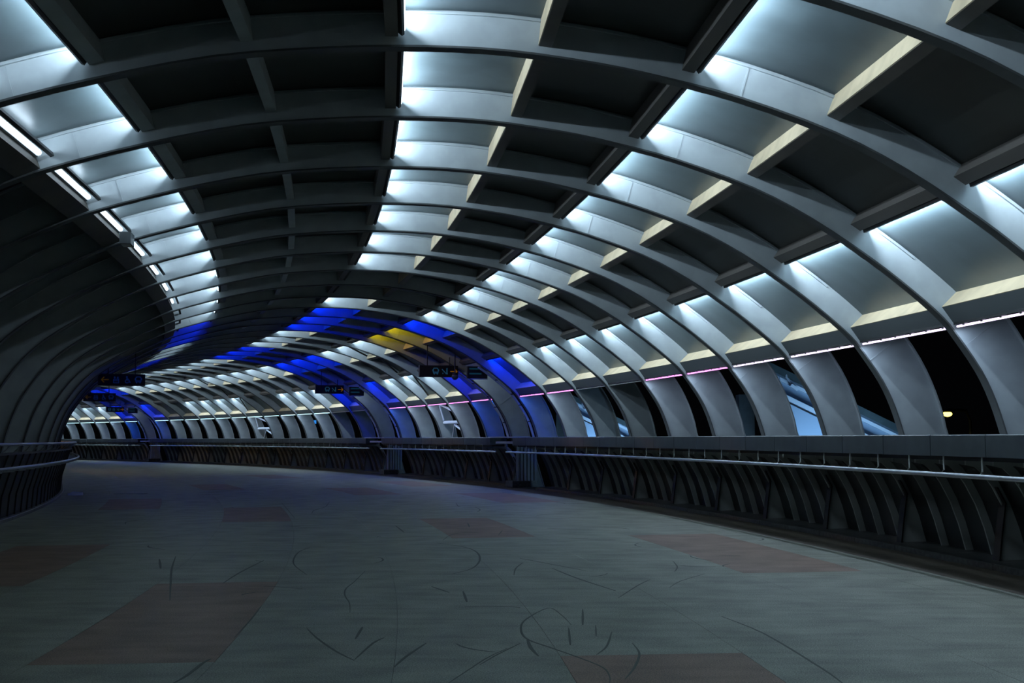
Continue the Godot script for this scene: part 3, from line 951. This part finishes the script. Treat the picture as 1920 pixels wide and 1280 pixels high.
# ------------------------------------------------------------------ outside
func build_outside() -> void:
	var g := structure("ground")
	var st := mb()
	box(st, Vector3(0, -6.1, -50), Vector3(160, 0.2, 160))
	put("asphalt", st, mats.asphalt, g)
	covered_stair("nearer covered stair with pale blue side panel seen through the right-hand arches", Vector3(4.35, 0, -23.1), 0.0, 1.0)
	covered_stair("farther covered stair with pale blue side panel seen past the dark arches", Vector3(0.9, 0, -33.1), 0.0, 0.9)
	for q in [[Vector3(7.0, 1.97, -40), "warm white street lamp seen through the arches, left of the two", Color(1.0, 0.85, 0.75)], [Vector3(13.96, 1.9, -40), "yellow street lamp seen beyond the nearer arches, right of the two", Color(1.0, 0.9, 0.35)]]:
		var o := thing("street_lamp", q[1], "lamp", Transform3D(Basis(), Vector3(q[0].x, -6, q[0].z)), "street lamps outside")
		X = Transform3D()
		var h: float = q[0].y + 6.0
		st = mb()
		tube(st, [Vector3(0.9, 0, -0.4), Vector3(0.9, h * 0.97, -0.4), Vector3(0.75, h + 0.12, -0.35), Vector3(0, h + 0.14, 0)], 0.05, 8)
		put("pole", st, mats.dark_steel, o)
		st = mb()
		box(st, Vector3(0, h + 0.1, 0), Vector3(0.42, 0.07, 0.3))
		put("head", st, mats.black_plastic, o)
		var bulb := SphereMesh.new()
		bulb.radius = 0.15; bulb.height = 0.18; bulb.radial_segments = 16; bulb.rings = 8
		var b := place("lamp_glass", bulb, glow("lamp_glass_" + str(q[2].b), q[2], 6.0), o)
		b.position = Vector3(0, h, 0)
		var l := SpotLight3D.new()
		l.name = "light"
		l.light_color = q[2]
		l.light_energy = 4.0
		l.light_size = 0.1
		l.spot_range = 40.0
		l.spot_angle = 70.0
		l.shadow_enabled = true
		o.add_child(l)
		l.position = Vector3(0, h - 0.14, 0)
		l.rotation_degrees = Vector3(-90, 0, 0)
	var t := frame(46.0, Vector2(-8.5, 0))
	var lp := thing("street_lamp", "warm lamp outside the left opening, far along the walkway", "lamp", Transform3D(Basis(), Vector3(t.origin.x, -6, t.origin.z)), "street lamps outside")
	X = Transform3D()
	st = mb()
	tube(st, [Vector3(0, 0, 0), Vector3(0, 9.2, 0)], 0.06, 8)
	put("pole", st, mats.dark_steel, lp)
	var globe := SphereMesh.new()
	globe.radius = 0.16; globe.height = 0.3; globe.radial_segments = 16; globe.rings = 8
	place("lamp_glass", globe, glow("lamp_glass_warm", Color(1.0, 0.72, 0.3), 3.0), lp).position = Vector3(0, 9.3, 0)
	var ol := OmniLight3D.new()
	ol.name = "light"
	ol.light_color = Color(1.0, 0.72, 0.3)
	ol.light_energy = 9.0
	ol.light_size = 0.1
	ol.omni_range = 40.0
	ol.omni_attenuation = 2.0
	ol.shadow_enabled = true
	lp.add_child(ol)
	ol.position = Vector3(0, 9.3, 0)
	var sl := thing("strip_light", "white horizontal light strip seen between the left-hand arches", "lamp", Transform3D(Basis(), Vector3(-13.3, 2.22, -30)))
	X = Transform3D()
	st = mb()
	box(st, Vector3(0, 0.04, -0.03), Vector3(1.0, 0.05, 0.12))
	put("housing", st, mats.dark_steel, sl)
	st = mb()
	box(st, Vector3(0, 0, 0), Vector3(0.96, 0.045, 0.05))
	put("light_strip", st, glow("strip_white", Color(0.85, 0.93, 1.0), 0.7), sl)
	st = mb()
	tube(st, [Vector3(0.3, 0.0, -0.05), Vector3(0.3, -8.2, -0.05)], 0.05, 8)
	put("post", st, mats.dark_steel, sl)
	var scrap := thing("paper_scrap", "crumpled pale scrap of paper on the floor by the left balustrade", "litter", Transform3D(Basis(Vector3.UP, 0.5), Vector3(-9.42, 0, -24.6)))
	X = Transform3D()
	st = mb()
	sweep(st, [[Vector3(-0.16, 0, -0.1), Vector3(-0.16, 0.006, -0.1), Vector3(-0.14, 0.05, 0.08), Vector3(-0.14, 0.0, 0.09)], [Vector3(-0.02, 0, -0.13), Vector3(-0.02, 0.07, -0.1), Vector3(0, 0.02, 0.1), Vector3(0, 0.0, 0.11)], [Vector3(0.15, 0, -0.08), Vector3(0.15, 0.02, -0.08), Vector3(0.16, 0.06, 0.05), Vector3(0.16, 0.0, 0.07)]])
	put("sheet", st, mats.stair_white, scrap)
	var grate := thing("drain_grate", "dark slotted drain grate in the floor near the left balustrade", "drain", Transform3D(Basis(), Vector3(-8.45, 0, -25.2)))
	X = Transform3D()
	st = mb()
	box(st, Vector3(0, 0.002, 0), Vector3(0.62, 0.004, 0.3))
	put("slot_bed", st, mats.rubber, grate)
	for i in 12:
		st = mb()
		box(st, Vector3(-0.286 + i * 0.052, 0.006, 0), Vector3(0.024, 0.008, 0.28))
		put("bar", st, mats.mullion_paint, grate)
	for q in [[Vector3(-10.2, 3.1, -25), Color(0.1, 0.4, 1.0), "blue signal light seen through the left-hand arches", 0.10], [Vector3(-12.69, 2.12, -70), Color(0.2, 0.6, 1.0), "tiny blue light far behind the right-hand arches", 0.10]]:
		var o := thing("signal_light", q[2], "light", Transform3D(Basis(), q[0]))
		X = Transform3D()
		st = mb()
		box(st, Vector3(0, 0, -0.06), Vector3(0.26, 0.26, 0.12))
		put("housing", st, mats.black_plastic, o)
		st = mb()
		box(st, Vector3(0, 0, 0.01), Vector3(q[3] * 2, q[3] * 2, 0.04))
		put("light_panel", st, glow("signal_" + str(q[1].g), q[1], 0.8), o)
		st = mb()
		tube(st, [Vector3(0, -0.1, -0.06), Vector3(0, -6.0 - q[0].y, -0.06)], 0.04, 8)
		put("pole", st, mats.dark_steel, o)

func covered_stair(label: String, base: Vector3, turn: float, size: float) -> void:
	# a covered stair going down to the right, its pale blue side towards us
	var o := thing("covered_stair", label, "staircase", Transform3D(Basis(Vector3.UP, turn).scaled(Vector3.ONE * size), base), "covered stairs outside the right wall")
	X = Transform3D()
	var slope := 0.50
	var line := func(x: float, up: float) -> Vector2: return Vector2(x, up - slope * x)
	var slab := func(called: String, x0: float, x1: float, top: float, low: float, z0: float, z1: float, m: Material) -> void:
		var s2 := mb()
		var r0 := []; var r1 := []
		for p in [line.call(x0, top), line.call(x1, top), line.call(x1, low), line.call(x0, low)]:
			r0.append(v3(p, z0)); r1.append(v3(p, z1))
		sweep(s2, [r0, r1])
		put(called, s2, m, o)
	slab.call("side_panel", 0.35, 3.2, 2.13, -0.6, -0.06, 0.0, mats.stair_blue)
	slab.call("handrail_strip", 0.33, 3.2, 2.27, 2.17, -0.05, 0.04, mats.stair_white)
	slab.call("lower_strip", 0.42, 3.2, 2.15, 2.135, 0.0, 0.03, mats.dark_steel)
	slab.call("rear_panel", 0.4, 3.4, 2.6, 2.1, -0.30, -0.25, mats.stair_blue)
	slab.call("roof_beam", 0.2, 3.2, 2.75, 2.60, -1.9, 0.05, mats.roof_sheet)
	slab.call("upper_rail", 0.5, 3.2, 2.56, 2.49, -0.05, 0.02, mats.stair_white)
	for i in 9:
		var s3 := mb()
		box(s3, Vector3(0.5 + i * 0.3, 1.15 - slope * (0.5 + i * 0.3) + 0.2, -0.88), Vector3(0.31, 0.15, 1.6))
		put("step", s3, mats.stone, o)
	var st := mb()
	box(st, Vector3(0.33, 2.18, -0.1), Vector3(0.24, 0.2, 0.3))
	put("corner_box", st, mats.stair_white, o)
	st = mb()
	box(st, Vector3(-0.02, -2.0, -0.9), Vector3(0.3, 8.0, 0.4))
	put("column", st, mats.parapet_sheet, o)
	st = mb()
	box(st, Vector3(0.75, 2.06 - slope * 0.75 + 0.42, 0.1), Vector3(0.16, 0.06, 0.1), Basis(Vector3.BACK, -0.6))
	put("flood_head", st, mats.stair_white, o)
	st = mb()
	tube(st, [Vector3(0.72, 2.18, 0.08), Vector3(0.62, 2.3, 0.05), Vector3(0.62, 2.42, 0.0)], 0.025, 6)
	put("flood_arm", st, mats.stair_white, o)
	# added flood light on a low post, out of view, to brighten the side panel
	st = mb()
	box(st, Vector3(1.4, 0.55, 1.7), Vector3(1.6, 0.12, 0.12))
	put("added_flood_light", st, glow("strip_cool", Color(0.7, 0.85, 1.0), 1.0), o)
	st = mb()
	tube(st, [Vector3(1.4, -6.0, 1.75), Vector3(1.4, 0.5, 1.75)], 0.05, 8)
	put("added_flood_post", st, mats.dark_steel, o)
	var l := AreaLight3D.new()
	l.name = "light"
	l.area_size = Vector2(1.6, 0.12)
	l.area_normalize_energy = false
	l.light_color = Color(0.62, 0.83, 1.0)
	l.light_energy = 24.0
	l.area_range = 20.0
	l.shadow_enabled = true
	o.add_child(l)
	l.position = Vector3(1.4, 0.6, 1.62)
	l.rotation = Vector3(0.45, 0, 0)
